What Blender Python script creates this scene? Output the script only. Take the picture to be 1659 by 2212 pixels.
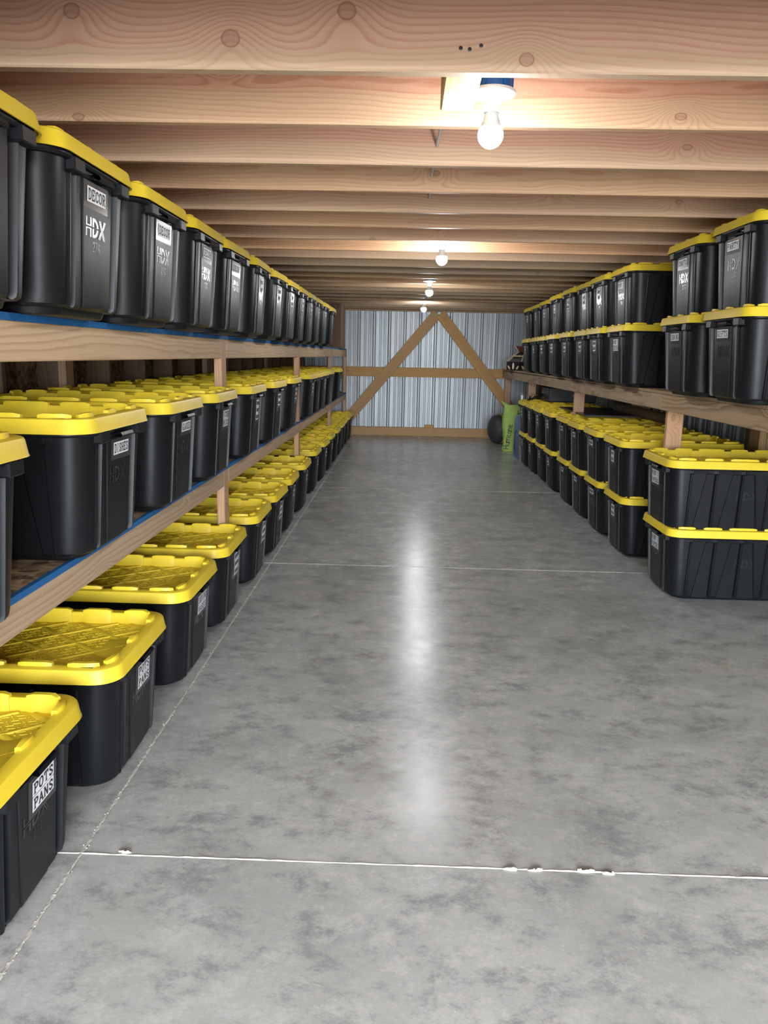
import bpy, bmesh, math, random
from mathutils import Vector, Matrix

for o in list(bpy.data.objects):
    bpy.data.objects.remove(o, do_unlink=True)
SC = bpy.context.scene
COL = SC.collection
R = random.Random(7)

# ---------------------------------------------------------------- camera
IW, IH, FPX = 1659.0, 2212.0, 1661.0
EYE = 1.2
fw = Vector((877 - IW / 2, 768 - IH / 2, FPX)).normalized()
rt = Vector((1, 0.021, 0)); rt = (rt - fw * rt.dot(fw)).normalized()
dn = fw.cross(rt)
camd = bpy.data.cameras.new('camera')
cam = bpy.data.objects.new('camera', camd); COL.objects.link(cam)
camd.sensor_fit = 'VERTICAL'; camd.sensor_height = 32.0
camd.lens = FPX / IH * 32.0
camd.clip_start = 0.02; camd.clip_end = 200
# rows of world axes in camera space -> camera axes in world space
cx = Vector((rt.x, fw.x, -dn.x)); cy = Vector((rt.y, fw.y, -dn.y)); cz = Vector((rt.z, fw.z, -dn.z))
M = Matrix.Identity(4)
for i in range(3):
    M[i][0] = cx[i]; M[i][1] = -cy[i]; M[i][2] = -cz[i]
M[0][3], M[1][3], M[2][3] = 0, 0, EYE
cam.matrix_world = M
SC.camera = cam

# ---------------------------------------------------------------- world, light, exposure
SKY_STRENGTH = 23.0
BULB_STRENGTH = 310.0
w = bpy.data.worlds.new('overcast'); SC.world = w; w.use_nodes = True
bg = w.node_tree.nodes['Background']
bg.inputs['Color'].default_value = (0.84, 0.92, 1.0, 1); bg.inputs['Strength'].default_value = SKY_STRENGTH
pl = bpy.data.lights.new('doorway_portal', 'AREA'); pl.shape = 'RECTANGLE'; pl.size = 3.3; pl.size_y = 2.0
po = bpy.data.objects.new('doorway_portal', pl); COL.objects.link(po)
po.location = (0.3, -2.98, 1.0); po.rotation_euler = (math.pi / 2, 0, 0)
try:
    pl.cycles.is_portal = True
    SC.cycles.use_denoising = True
    SC.cycles.max_bounces = 5
    SC.cycles.diffuse_bounces = 3
    SC.cycles.glossy_bounces = 2
    SC.cycles.transmission_bounces = 1
    SC.cycles.transparent_max_bounces = 4
    SC.cycles.caustics_reflective = False
    SC.cycles.caustics_refractive = False
    SC.cycles.use_adaptive_sampling = True
    SC.cycles.adaptive_threshold = 0.05
    SC.cycles.adaptive_min_samples = 16
    SC.cycles.sample_clamp_indirect = 6
except Exception:
    pass
SC.view_settings.view_transform = 'Standard'
SC.view_settings.look = 'None'
SC.view_settings.exposure = 0.82
SC.view_settings.gamma = 1.0
SC.view_settings.use_curve_mapping = False

# ================================================================ helpers
class NT:
    def __init__(s, name):
        s.m = bpy.data.materials.new(name); s.m.use_nodes = True
        s.t = s.m.node_tree; s.b = s.t.nodes['Principled BSDF']; s.out = s.t.nodes['Material Output']
    def put(s, sock, v):
        if v is None: return
        if hasattr(v, 'is_output') or isinstance(v, bpy.types.NodeSocket): s.t.links.new(v, sock)
        else: sock.default_value = v
    def n(s, typ, ins=None, **kw):
        nd = s.t.nodes.new(typ)
        for k, v in kw.items(): setattr(nd, k, v)
        for k, v in (ins or {}).items(): s.put(nd.inputs[k], v)
        return nd
    def math(s, op, a, b=None, c=None, clamp=False):
        nd = s.t.nodes.new('ShaderNodeMath'); nd.operation = op; nd.use_clamp = clamp
        for i, v in enumerate((a, b, c)): s.put(nd.inputs[i], v)
        return nd.outputs[0]
    def ramp(s, fac, stops, interp='LINEAR'):
        nd = s.t.nodes.new('ShaderNodeValToRGB'); cr = nd.color_ramp; cr.interpolation = interp
        while len(cr.elements) < len(stops): cr.elements.new(0.5)
        for e, (p, c) in zip(cr.elements, stops):
            e.position = p; e.color = (*c, 1) if len(c) == 3 else c
        s.put(nd.inputs[0], fac); return nd.outputs[0]
    def mix(s, fac, a, b, mode='MIX'):
        nd = s.t.nodes.new('ShaderNodeMix'); nd.data_type = 'RGBA'; nd.blend_type = mode
        s.put(nd.inputs[0], fac)
        for i, v in ((6, a), (7, b)):
            s.put(nd.inputs[i], (*v, 1) if isinstance(v, tuple) and len(v) == 3 else v)
        return nd.outputs[2]
    def obj(s): return s.n('ShaderNodeTexCoord').outputs['Object']
    def rnd(s): return s.n('ShaderNodeObjectInfo').outputs['Random']
    def mapv(s, v, scale=(1, 1, 1), loc=(0, 0, 0)):
        return s.n('ShaderNodeMapping', {'Vector': v, 'Scale': scale, 'Location': loc}).outputs[0]
    def noise(s, v, scale=5, detail=3, rough=.5, dist=0):
        return s.n('ShaderNodeTexNoise', {'Vector': v, 'Scale': scale, 'Detail': detail, 'Roughness': rough, 'Distortion': dist}).outputs['Fac']
    def bump(s, h, strength=.3, dist=.01):
        nd = s.n('ShaderNodeBump', {'Height': h, 'Strength': strength, 'Distance': dist})
        s.t.links.new(nd.outputs[0], s.b.inputs['Normal'])
    def set(s, **kw):
        for k, v in kw.items(): s.put(s.b.inputs[k.replace('_', ' ')], (*v, 1) if isinstance(v, tuple) and len(v) == 3 else v)
        return s.m

def plain(name, col, rough=.5, metal=0.0, spec=.5):
    t = NT(name); return t.set(Base_Color=col, Roughness=rough, Metallic=metal, Specular_IOR_Level=spec)

def wood(name, light, dark, sap=None, freq=80, knots=None, pith=(.05, .0), rough=.6, warp=.03, knotted=1.0, contrast=1.0, grey=0.0):
    """board-local coordinates: length X, thickness Y, width Z"""
    t = NT(name); p = t.obj(); r = t.rnd()
    off = t.n('ShaderNodeCombineXYZ', {'X': t.math('MULTIPLY', r, 37.0), 'Y': t.math('MULTIPLY', r, 3.0), 'Z': t.math('MULTIPLY', r, 11.0)}).outputs[0]
    q = t.n('ShaderNodeVectorMath', {0: p, 1: off}, operation='ADD').outputs[0]
    sep = t.n('ShaderNodeSeparateXYZ', {0: p}); X, Y, Z = sep.outputs
    big = t.noise(t.mapv(q, (.9, 3, 4)), 1.0, 2, .5)
    mid = t.noise(t.mapv(q, (2.6, 10, 14)), 1.0, 3, .55)
    dz = t.math('ADD', Z, t.math('MULTIPLY', t.math('SUBTRACT', r, .5), .12))
    dz = t.math('ADD', dz, pith[1])
    dz = t.math('ADD', dz, t.math('MULTIPLY', t.math('SUBTRACT', big, .5), warp * 4))
    dy = t.math('ADD', Y, pith[0])
    dy = t.math('ADD', dy, t.math('MULTIPLY', t.math('SUBTRACT', mid, .5), warp))
    rad = t.math('SQRT', t.math('ADD', t.math('MULTIPLY', dz, dz), t.math('MULTIPLY', dy, dy)))
    if knots:
        d = None
        for kx, kz, kr in knots:
            ex = t.math('DIVIDE', t.math('SUBTRACT', X, kx), kr * 1.15); ez = t.math('DIVIDE', t.math('SUBTRACT', Z, kz), kr)
            dd = t.math('SQRT', t.math('ADD', t.math('MULTIPLY', ex, ex), t.math('MULTIPLY', ez, ez)))
            d = dd if d is None else t.math('MINIMUM', d, dd)
        d = t.math('ADD', d, t.math('MULTIPLY', t.math('SUBTRACT', mid, .5), .5))
    else:
        qs = t.n('ShaderNodeSeparateXYZ', {0: q})
        vo = t.n('ShaderNodeTexVoronoi', {'Vector': t.n('ShaderNodeCombineXYZ', {'X': t.math('MULTIPLY', qs.outputs[0], 2.1), 'Y': t.math('MULTIPLY', qs.outputs[2], 3.6)}).outputs[0], 'Scale': 1.0, 'Randomness': 1.0}, voronoi_dimensions='2D')
        gate = t.math('GREATER_THAN', t.n('ShaderNodeSeparateColor', {0: vo.outputs['Color']}).outputs[0], 1 - .6 * knotted)
        d = t.math('DIVIDE', vo.outputs['Distance'], .040)
        d = t.math('ADD', d, t.math('MULTIPLY', t.math('SUBTRACT', 1.0, gate), 60.0))
    infl = t.math('POWER', 2.718, t.math('MULTIPLY', t.math('MULTIPLY', d, d), -.10))
    rad = t.math('ADD', rad, t.math('MULTIPLY', infl, .055))
    ring = t.math('FRACT', t.math('MULTIPLY', rad, freq))
    line = t.ramp(ring, [(0, (0, 0, 0)), (.45, (.25, .25, .25)), (.82, (1, 1, 1)), (.95, (.35, .35, .35)), (1, (0, 0, 0))])
    fib = t.noise(t.mapv(q, (6, 200, 260)), 1.0, 2, .6)
    f = t.math('ADD', t.math('MULTIPLY', line, .75 * contrast), t.math('MULTIPLY', t.math('SUBTRACT', fib, .5), .45), clamp=True)
    c = t.mix(f, light, dark)
    tone = t.noise(t.mapv(q, (.7, 2, 9)), 1.0, 2, .5)
    if sap:
        # pale sapwood along the lower edge of the board, with a wandering border
        zz = t.math('ADD', Z, t.math('MULTIPLY', t.math('SUBTRACT', big, .5), .10))
        sf = t.ramp(t.math('MULTIPLY_ADD', zz, -8.0, t.math('MULTIPLY_ADD', r, .5, -.18)), [(.33, (0, 0, 0)), (.5, (1, 1, 1))])
        cs = t.mix(t.math('MULTIPLY', f, .55), sap, dark)
        c = t.mix(t.math('MULTIPLY', sf, .85), c, cs)
    c = t.mix(t.math('MULTIPLY', tone, .5), c, tuple(x * .72 for x in dark))
    kn = t.ramp(d, [(0, (1, 1, 1)), (.012, (1, 1, 1)), (.02, (0, 0, 0))] if False else [(.0, (.55, .55, .55)), (.12, (.35, .35, .35)), (.7, (.45, .45, .45)), (.86, (1, 1, 1)), (1.0, (.1, .1, .1)), (1.15, (0, 0, 0))])
    c = t.mix(t.math('MULTIPLY', kn, .72), c, (dark[0] * .45, dark[1] * .36, dark[2] * .33))
    hs = t.n('ShaderNodeHueSaturation', {'Hue': .5, 'Saturation': t.math('MULTIPLY_ADD', r, .22, .94 - grey), 'Value': t.math('MULTIPLY_ADD', r, .22, .86), 'Color': c})
    t.put(t.b.inputs['Base Color'], hs.outputs[0])
    t.bump(fib, .10, .002)
    return t.set(Roughness=rough, Specular_IOR_Level=.3)

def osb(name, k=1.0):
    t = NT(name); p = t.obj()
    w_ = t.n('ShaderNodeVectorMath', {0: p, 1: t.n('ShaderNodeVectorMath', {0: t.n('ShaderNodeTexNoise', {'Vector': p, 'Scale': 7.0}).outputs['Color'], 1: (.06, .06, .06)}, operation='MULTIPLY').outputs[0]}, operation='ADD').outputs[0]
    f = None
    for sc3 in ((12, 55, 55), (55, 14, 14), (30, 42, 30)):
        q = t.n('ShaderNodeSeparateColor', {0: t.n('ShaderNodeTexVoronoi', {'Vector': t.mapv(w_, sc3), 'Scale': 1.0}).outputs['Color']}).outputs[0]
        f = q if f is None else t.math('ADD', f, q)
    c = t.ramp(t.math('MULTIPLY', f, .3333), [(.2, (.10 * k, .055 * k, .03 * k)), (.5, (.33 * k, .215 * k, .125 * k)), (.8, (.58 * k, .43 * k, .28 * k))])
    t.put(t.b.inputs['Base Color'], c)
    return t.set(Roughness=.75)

def steel():
    t = NT('galvanised_steel'); p = t.obj()
    s = t.noise(t.mapv(p, (7, 7, .3)), 1.0, 2, .5)
    c = t.ramp(s, [(.25, (.33, .35, .365)), (.75, (.43, .45, .465))])
    t.put(t.b.inputs['Base Color'], c)
    dent = t.noise(t.mapv(p, (3, 3, 1.2)), 1.0, 2, .5)
    t.bump(dent, .35, .02)
    t.put(t.b.inputs['Roughness'], t.math('MULTIPLY_ADD', s, .2, .34))
    return t.set(Metallic=.35, Specular_IOR_Level=.5)

def concrete():
    t = NT('polished_concrete'); p = t.obj()
    wv = t.n('ShaderNodeTexNoise', {'Vector': t.mapv(p, (1, 1, 1)), 'Scale': 2.2, 'Detail': 3}).outputs['Color']
    pw = t.n('ShaderNodeVectorMath', {0: p, 1: t.n('ShaderNodeVectorMath', {0: wv, 1: (.07, .07, .07)}, operation='MULTIPLY').outputs[0]}, operation='ADD').outputs[0]
    a = t.noise(t.mapv(p, (1.0, 1.3, 1)), 1.6, 7, .66)
    b = t.noise(t.mapv(pw, (3.2, 4.4, 1)), 1.8, 8, .80)
    e = t.noise(t.mapv(p, (1, 1, 1)), 90, 4, .7)
    base = t.ramp(a, [(.32, (.36, .355, .34)), (.50, (.455, .45, .43)), (.68, (.535, .528, .505))])
    dk = t.ramp(b, [(.37, (1, 1, 1)), (.44, (.45, .45, .45)), (.50, (0, 0, 0))])
    c = t.mix(t.math('MULTIPLY', dk, .78), base, (.225, .225, .22))
    lt = t.ramp(t.noise(t.mapv(pw, (4.0, 4.8, 1), (3, 1, 0)), 1.8, 8, .82), [(.52, (0, 0, 0)), (.60, (1, 1, 1))])
    c = t.mix(t.math('MULTIPLY', lt, .45), c, (.61, .60, .575))
    scuff = t.ramp(t.noise(t.mapv(t.n('ShaderNodeVectorRotate', {'Vector': pw, 'Angle': .5}).outputs[0], (3, 26, 1)), 1.0, 6, .7), [(.60, (0, 0, 0)), (.72, (1, 1, 1))])
    c = t.mix(t.math('MULTIPLY', scuff, .35), c, (.22, .215, .205))
    stain = t.n('ShaderNodeTexVoronoi', {'Vector': pw, 'Scale': 1.15, 'Randomness': 1})
    sp = t.ramp(stain.outputs['Distance'], [(.03, (1, 1, 1)), (.07, (0, 0, 0))])
    c = t.mix(t.math('MULTIPLY', sp, .28), c, (.16, .16, .17))
    c = t.mix(t.math('MULTIPLY', t.math('SUBTRACT', e, .35, clamp=True), .45), c, (.20, .20, .20))
    fl = t.n('ShaderNodeTexVoronoi', {'Vector': p, 'Scale': 9.0, 'Randomness': 1})
    c = t.mix(t.ramp(fl.outputs['Distance'], [(.012, (1, 1, 1)), (.03, (0, 0, 0))]), c, (.66, .65, .62))
    t.put(t.b.inputs['Base Color'], c)
    t.put(t.b.inputs['Roughness'], t.math('MULTIPLY_ADD', b, .26, .13))
    t.bump(t.noise(p, 14, 4, .7), .07, .006)
    return t.set(Specular_IOR_Level=.33)

def tub_plastic(name, rough):
    t = NT(name); p = t.obj(); r = t.rnd()
    off = t.n('ShaderNodeVectorMath', {0: p, 1: t.n('ShaderNodeCombineXYZ', {'X': t.math('MULTIPLY', r, 9.0)}).outputs[0]}, operation='ADD').outputs[0]
    a = t.noise(t.mapv(off, (5, 9, 4)), 1.0, 5, .7)
    sc = t.ramp(t.noise(t.mapv(off, (30, 46, 14)), 1.0, 6, .75), [(.66, (0, 0, 0)), (.80, (1, 1, 1))])
    c = t.mix(t.math('MULTIPLY', sc, .35), (.0055, .0062, .0078), (.06, .06, .062))
    t.put(t.b.inputs['Base Color'], c)
    t.put(t.b.inputs['Roughness'], t.math('MULTIPLY_ADD', a, .16, rough - .08))
    return t.set(Specular_IOR_Level=.32)

def lid_plastic():
    t = NT('yellow_plastic'); p = t.obj(); r = t.rnd()
    a = t.noise(t.n('ShaderNodeVectorMath', {0: p, 1: t.n('ShaderNodeCombineXYZ', {'X': t.math('MULTIPLY', r, 9.0)}).outputs[0]}, operation='ADD').outputs[0], 7, 4, .6)
    c = t.ramp(a, [(.3, (.79, .575, .030)), (.7, (.85, .635, .045))])
    t.put(t.b.inputs['Base Color'], c)
    return t.set(Roughness=.42, Specular_IOR_Level=.4)

def tape_clear():
    t = NT('clear_tape')
    return t.set(Base_Color=(.10, .10, .10), Roughness=.16, Alpha=.55)

MAT = dict(
    joist=wood('joist_fir', (.74, .445, .31), (.53, .25, .16), sap=(.74, .56, .37), freq=95),
    joist_far=wood('joist_fir_darker', (.46, .31, .205), (.25, .145, .09), sap=(.47, .35, .23), freq=95, knotted=.8),  # darker fir tone for the far joists and the top plate
    joist_front=wood('joist_fir_front', (.80, .53, .38), (.60, .29, .185), sap=(.70, .55, .36), freq=75, pith=(.045, -.05),
                     knots=[(-.796, .002, .019), (-.426, -.052, .020), (-.156, .008, .021), (.261, -.090, .016), (1.2, .03, .016), (-1.3, -.03, .018)]),
    block=wood('block_pine', (.78, .60, .30), (.58, .38, .15), freq=70, knotted=0),
    beam=wood('shelf_beam_pine', (.66, .49, .325), (.42, .265, .15), freq=70, contrast=.9),
    post=wood('shelf_post_fir', (.62, .41, .27), (.42, .235, .14), freq=90, contrast=.8),
    rough=wood('rough_sawn_beam', (.54, .40, .265), (.24, .155, .095), freq=45, warp=.06, contrast=1.1),
    treated=wood('treated_timber', (.40, .27, .14), (.22, .13, .06), freq=70, contrast=.8),
    brace=wood('brace_timber', (.60, .37, .17), (.42, .225, .09), freq=60, contrast=.7),
    stud=wood('shade_toned_stud', (.30, .19, .115), (.16, .09, .05), freq=70, contrast=.8),  # dark stud wood, deepened a little to stand in for shade
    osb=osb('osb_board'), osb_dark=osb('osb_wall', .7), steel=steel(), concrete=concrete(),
    tub=tub_plastic('black_plastic', .43), lid=lid_plastic(),
    slot=plain('slot_black', (.004, .004, .004), .9),
    paper=plain('label_paper', (.86, .86, .88), .5), ink=plain('label_ink', (.02, .02, .025), .6),
    tape=tape_clear(), logo=plain('embossed_gloss', (.014, .015, .017), .24, 0, .8),
    blue_tape=plain('blue_painters_tape', (.012, .13, .36), .65),
    blue_box=plain('blue_junction_box', (.012, .13, .48), .4),
    porcelain=plain('white_porcelain', (.82, .83, .84), .22),
    bulb_neck=plain('bulb_collar', (.62, .66, .66), .35),
    cable=plain('grey_cable', (.55, .54, .52), .45),
    chalk=plain('joint_filler', (.60, .57, .53), .85), dust=plain('joint_dust', (.52, .48, .42), .95),
    flap=plain('torn_filler', (.50, .44, .385), .85),
    nail=plain('nail_head', (.05, .05, .055), .4, .6),
)
def glow(k):
    t = NT('lit_bulb_glass')
    t.set(Base_Color=(.9, .9, .9), Emission_Color=(.93, .97, 1.0), Emission_Strength=BULB_STRENGTH * k); return t.m
GLOW = {}

class MB:
    """collects faces for one mesh"""
    def __init__(s): s.v = []; s.f = []; s.mi = []
    def add(s, vs, fs, mi=0):
        b = len(s.v); s.v += [tuple(x) for x in vs]; s.f += [tuple(i + b for i in f) for f in fs]; s.mi += [mi] * len(fs)
    def box(s, x0, x1, y0, y1, z0, z1, mi=0, m=None):
        vs = [Vector((x, y, z)) for z in (z0, z1) for y in (y0, y1) for x in (x0, x1)]
        if m is not None: vs = [m @ v for v in vs]
        s.add(vs, [(0, 2, 3, 1), (4, 5, 7, 6), (0, 1, 5, 4), (2, 6, 7, 3), (0, 4, 6, 2), (1, 3, 7, 5)], mi)
    def bbox(s, x0, x1, y0, y1, z0, z1, c=.003, mi=0, m=None):
        """box with chamfered edges"""
        bm = bmesh.new(); bmesh.ops.create_cube(bm, size=1)
        for v in bm.verts: v.co = Vector((x0 + (v.co.x + .5) * (x1 - x0), y0 + (v.co.y + .5) * (y1 - y0), z0 + (v.co.z + .5) * (z1 - z0)))
        bmesh.ops.bevel(bm, geom=list(bm.edges), offset=c, segments=1, affect='EDGES')
        bm.verts.index_update()
        vs = [(m @ v.co) if m is not None else v.co.copy() for v in bm.verts]
        s.add(vs, [[v.index for v in f.verts] for f in bm.faces], mi); bm.free()
    def rings(s, rings, cap0=False, cap1=False, mi=0, closed=True):
        n = len(rings[0]); b = []
        vs = [p for r in rings for p in r]; fs = []
        for k in range(len(rings) - 1):
            for i in range(n if closed else n - 1):
                j = (i + 1) % n
                fs.append((k * n + i, k * n + j, (k + 1) * n + j, (k + 1) * n + i))
        if cap0: fs.append(tuple(range(n - 1, -1, -1)))
        if cap1: fs.append(tuple((len(rings) - 1) * n + i for i in range(n)))
        s.add(vs, fs, mi)
    def lathe(s, prof, c=(0, 0, 0), seg=24, mi=0, cap0=False, cap1=False):
        s.rings([[(c[0] + r * math.cos(2 * math.pi * i / seg), c[1] + r * math.sin(2 * math.pi * i / seg), c[2] + z) for i in range(seg)] for r, z in prof], cap0, cap1, mi)
    def tube(s, pts, r, seg=8, mi=0):
        pts = [Vector(p) for p in pts]; rings = []
        for i, p in enumerate(pts):
            d = (pts[min(i + 1, len(pts) - 1)] - pts[max(i - 1, 0)]).normalized()
            u = d.cross(Vector((0, 0, 1)));
            if u.length < .01: u = d.cross(Vector((1, 0, 0)))
            u.normalize(); w_ = d.cross(u)
            rr = r[i] if isinstance(r, (list, tuple)) else r
            rings.append([p + (u * math.cos(2 * math.pi * k / seg) + w_ * math.sin(2 * math.pi * k / seg)) * rr for k in range(seg)])
        s.rings(rings, True, True, mi)
    def mesh(s, name, mats, smooth=None):
        me = bpy.data.meshes.new(name); me.from_pydata(s.v, [], s.f)
        for m in (mats if isinstance(mats, (list, tuple)) else [mats]): me.materials.append(MAT[m] if isinstance(m, str) else m)
        if any(s.mi): me.polygons.foreach_set('material_index', s.mi)
        bm = bmesh.new(); bm.from_mesh(me); bmesh.ops.recalc_face_normals(bm, faces=bm.faces); bm.to_mesh(me); bm.free()
        if smooth is not None:
            me.polygons.foreach_set('use_smooth', [True] * len(me.polygons)); me.set_sharp_from_angle(angle=math.radians(smooth))
        me.update(); return me
    def build(s, name, mats, parent=None, smooth=None): return link(name, s.mesh(name, mats, smooth), parent)

def link(name, me, parent=None, loc=None):
    o = bpy.data.objects.new(name, me); COL.objects.link(o); o.parent = parent
    if loc: o.location = loc
    return o
def tag(o, label=None, cat=None, group=None, kind=None):
    if label: o['label'] = label
    if cat: o['category'] = cat
    if group: o['group'] = group
    if kind: o['kind'] = kind
    return o
def thing(name, loc, label, cat, group=None, rz=0):
    o = link(name, None, None, loc); o.rotation_euler.z = rz; o.empty_display_size = .05
    return tag(o, label, cat, group)

BOARDS = {}
def board(name, a, b, zdir, th, wd, mat, parent, c=.003):
    """a board from a to b (axis of its centre), width along zdir, thickness across; local X runs along it"""
    a, b = Vector(a), Vector(b); x = (b - a); L = x.length; x.normalize(); z = Vector(zdir); z = (z - x * z.dot(x)).normalized(); y = z.cross(x)
    key = (round(L, 4), th, wd, mat)
    if key not in BOARDS:
        m = MB(); m.bbox(-L / 2, L / 2, -th / 2, th / 2, -wd / 2, wd / 2, c); BOARDS[key] = m.mesh(name, mat)
    o = link(name, BOARDS[key], parent)
    mw = Matrix.Identity(4)
    for i in range(3): mw[i][0], mw[i][1], mw[i][2], mw[i][3] = x[i], y[i], z[i], (a[i] + b[i]) / 2
    pw = parent.matrix_basis if parent is not None else Matrix.Identity(4)
    o.matrix_basis = pw.inverted() @ mw
    return o

# ================================================================ the setting
XL, XR, YB, YF = -1.86, 2.28, 11.80, -3.0
ZJ, JD = 1.848, .235           # underside and depth of the joists
# ---- floor: slabs between the control joints
fl = MB(); fl.box(XL - .1, XR + .1, YF, YB + .05, -.16, -.012)
floor = tag(fl.build('floor', 'dust'), 'grey mottled concrete floor with pale control joints', 'floor', kind='structure')
JX, JY = -.757, [1.643, 4.312, 6.95]
ys = [YF] + JY + [YB + .05]; xs = [XL - .1, JX, XR + .1]; g = .0028
for i in range(len(ys) - 1):
    for j in range(2):
        m = MB(); m.bbox(xs[j] + g, xs[j + 1] - g, ys[i] + g, ys[i + 1] - g, -.1, 0, .002); m.build('slab', 'concrete', floor)
def filler(name, pts, wdt, mat, hz, seed, amp):
    rr = random.Random(seed); m = MB(); rows = []
    for p in pts:
        q = rr.uniform(-1, 1); e = wdt * (1 + amp * rr.uniform(-.6, 1))
        rows.append((p, e, hz * rr.uniform(.3, 1.2)))
    prof = []
    for (x, y, ax), e, h in rows:
        d = Vector((0, 1, 0)) if ax == 'x' else Vector((1, 0, 0)); c = Vector((x, y, 0))
        prof.append([c - d * e + Vector((0, 0, -.012)), c - d * e * .8 + Vector((0, 0, h * .5)), c + Vector((0, 0, h)), c + d * e * .8 + Vector((0, 0, h * .5)), c + d * e + Vector((0, 0, -.012))])
    m.rings(prof, closed=False); return m.build(name, mat, floor)
filler('joint_filler', [(x, JY[0], 'x') for x in [XL + i * .02 for i in range(int((XR - XL) / .02))]], .0027, 'chalk', .0022, 1, .3)
for y, s in ((JY[1], 2), (JY[2], 3)):
    filler('joint_filler', [(x, y, 'x') for x in [XL + i * .05 for i in range(int((XR - XL) / .05))]], .0024, 'chalk', .001, s, .3)
filler('joint_filler', [(JX, y, 'y') for y in [-.5 + i * .012 for i in range(1000)]], .0036, 'dust', .0015, 4, .9)
rr = random.Random(3)
for (x, y) in [(-.65, 1.650), (.28, 1.640), (.34, 1.640), (.46, 1.641), (.515, 1.636), (1.02, 1.642), (1.12, 1.642), (1.22, 1.634)]:
    m = MB(); n = 9
    top = [(x + rr.uniform(.008, .022) * math.cos(2 * math.pi * i / n), y + rr.uniform(.002, .006) * math.sin(2 * math.pi * i / n), rr.uniform(.001, .007)) for i in range(n)]
    m.rings([[(a, b, -.001) for a, b, c in top], top, [((a + x) / 2, (b + y) / 2, c + .002) for a, b, c in top]], False, True); m.build('torn_filler', 'flap', floor, 40)
m = MB()
for i in range(900):
    t_ = rr.random(); y = .3 + 7 * t_ * t_; x = JX + rr.gauss(0, .0028); sz = rr.uniform(.0005, .0016)
    m.box(x - sz, x + sz, y - sz, y + sz, 0, sz * 1.2)
tag(m.build('joint_crumbs', 'chalk', floor), kind='stuff')

# ---- ceiling deck and joists
cm = MB(); cm.box(XL, XR, YF, YB, ZJ + JD, ZJ + JD + .02)
ceiling = tag(cm.build('ceiling', 'osb'), 'plywood loft deck above the exposed joists', 'ceiling', kind='structure')
J0, JS = 1.955, .4465
joists = []
i = -10
while J0 + i * JS < YB - .1:
    y = J0 + i * JS
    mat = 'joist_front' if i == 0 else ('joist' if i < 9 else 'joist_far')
    joists.append((i, y, board('joist', ((XL + XR) / 2, y + .019, ZJ + JD / 2), ((XL + XR) / 2 + 1, y + .019, ZJ + JD / 2), (0, 0, 1), .038, JD, mat, ceiling) if False else None))
    mm = MB(); mm.bbox(XL + .02, XR - .02, -.019, .019, -JD / 2, JD / 2, .004)
    o = mm.build('joist', mat, ceiling); o.location = (0, y + .019 + R.uniform(-.004, .004), ZJ + JD / 2 + (R.uniform(-.004, .004) if i else 0)); joists[-1] = (i, y, o)
    i += 1
j0 = [o for k, y, o in joists if k == 0][0]
for x, z in ((.108, 1.898), (.129, 1.896), (.155, 1.904)):
    m = MB(); m.lathe([(.0045, 0), (.0045, .0015), (.003, .002)], seg=10, cap1=True)
    o = m.build('nail_head', 'nail', j0); o.location = (x, -.019, z - ZJ - JD / 2); o.rotation_euler.x = math.pi / 2

# ---- corrugated steel sheets
def sheet_mesh(width, height):
    prof = [(0, 0)]
    n = round(width / .2286)
    for k in range(n):
        b = k * .2286
        prof += [(b + .004, .001), (b + .020, .016), (b + .036, .016), (b + .052, .001), (b + .105, 0), (b + .112, .005), (b + .128, .005), (b + .135, 0), (b + .172, 0), (b + .179, .005), (b + .195, .005), (b + .202, 0)]
    prof.append((n * .2286, 0))
    m = MB(); m.rings([[(x, -d, z) for x, d in prof] for z in (0, height)], closed=False)
    return m.mesh('steel_panel', 'steel')
sh = sheet_mesh(.9144, ZJ + JD)
bw = MB(); bw.box(XL - .05, XR + .05, YB + .004, YB + .03, -.02, ZJ + JD)
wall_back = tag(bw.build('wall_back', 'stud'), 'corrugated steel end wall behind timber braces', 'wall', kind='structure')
for k in range(5): link('steel_panel', sh, wall_back, (XL - .25 + k * .9144, YB, .0))
rw = MB(); rw.box(XR + .004, XR + .03, YF, YB, -.02, ZJ + JD)
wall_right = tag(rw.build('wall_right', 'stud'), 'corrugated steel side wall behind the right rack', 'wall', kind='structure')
k = 0
while 1.0 + k * .9144 < YB:
    o = link('steel_panel', sh, wall_right, (XR, min(1.0 + (k + 1) * .9144, YB + .3), 0)); o.rotation_euler.z = -math.pi / 2; k += 1
for y in (2.2, 4.72, 7.24, 9.76):
    for dx in (.0, .045, .09):
        board('wall_post', (XR - .045 - dx, y, 0), (XR - .045 - dx, y, ZJ), (0, 1, 0), .043, .14, 'treated', wall_right)
lw = MB(); lw.box(XL - .012, XL, YF, YB, -.02, ZJ + JD)
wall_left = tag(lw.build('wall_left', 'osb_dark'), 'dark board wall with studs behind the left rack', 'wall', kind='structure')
y = -2.8
while y < YB - .3:
    board('stud', (XL + .07, y, 0), (XL + .07, y, ZJ), (1, 0, 0), .038, .14, 'stud', wall_left); y += .61
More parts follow.
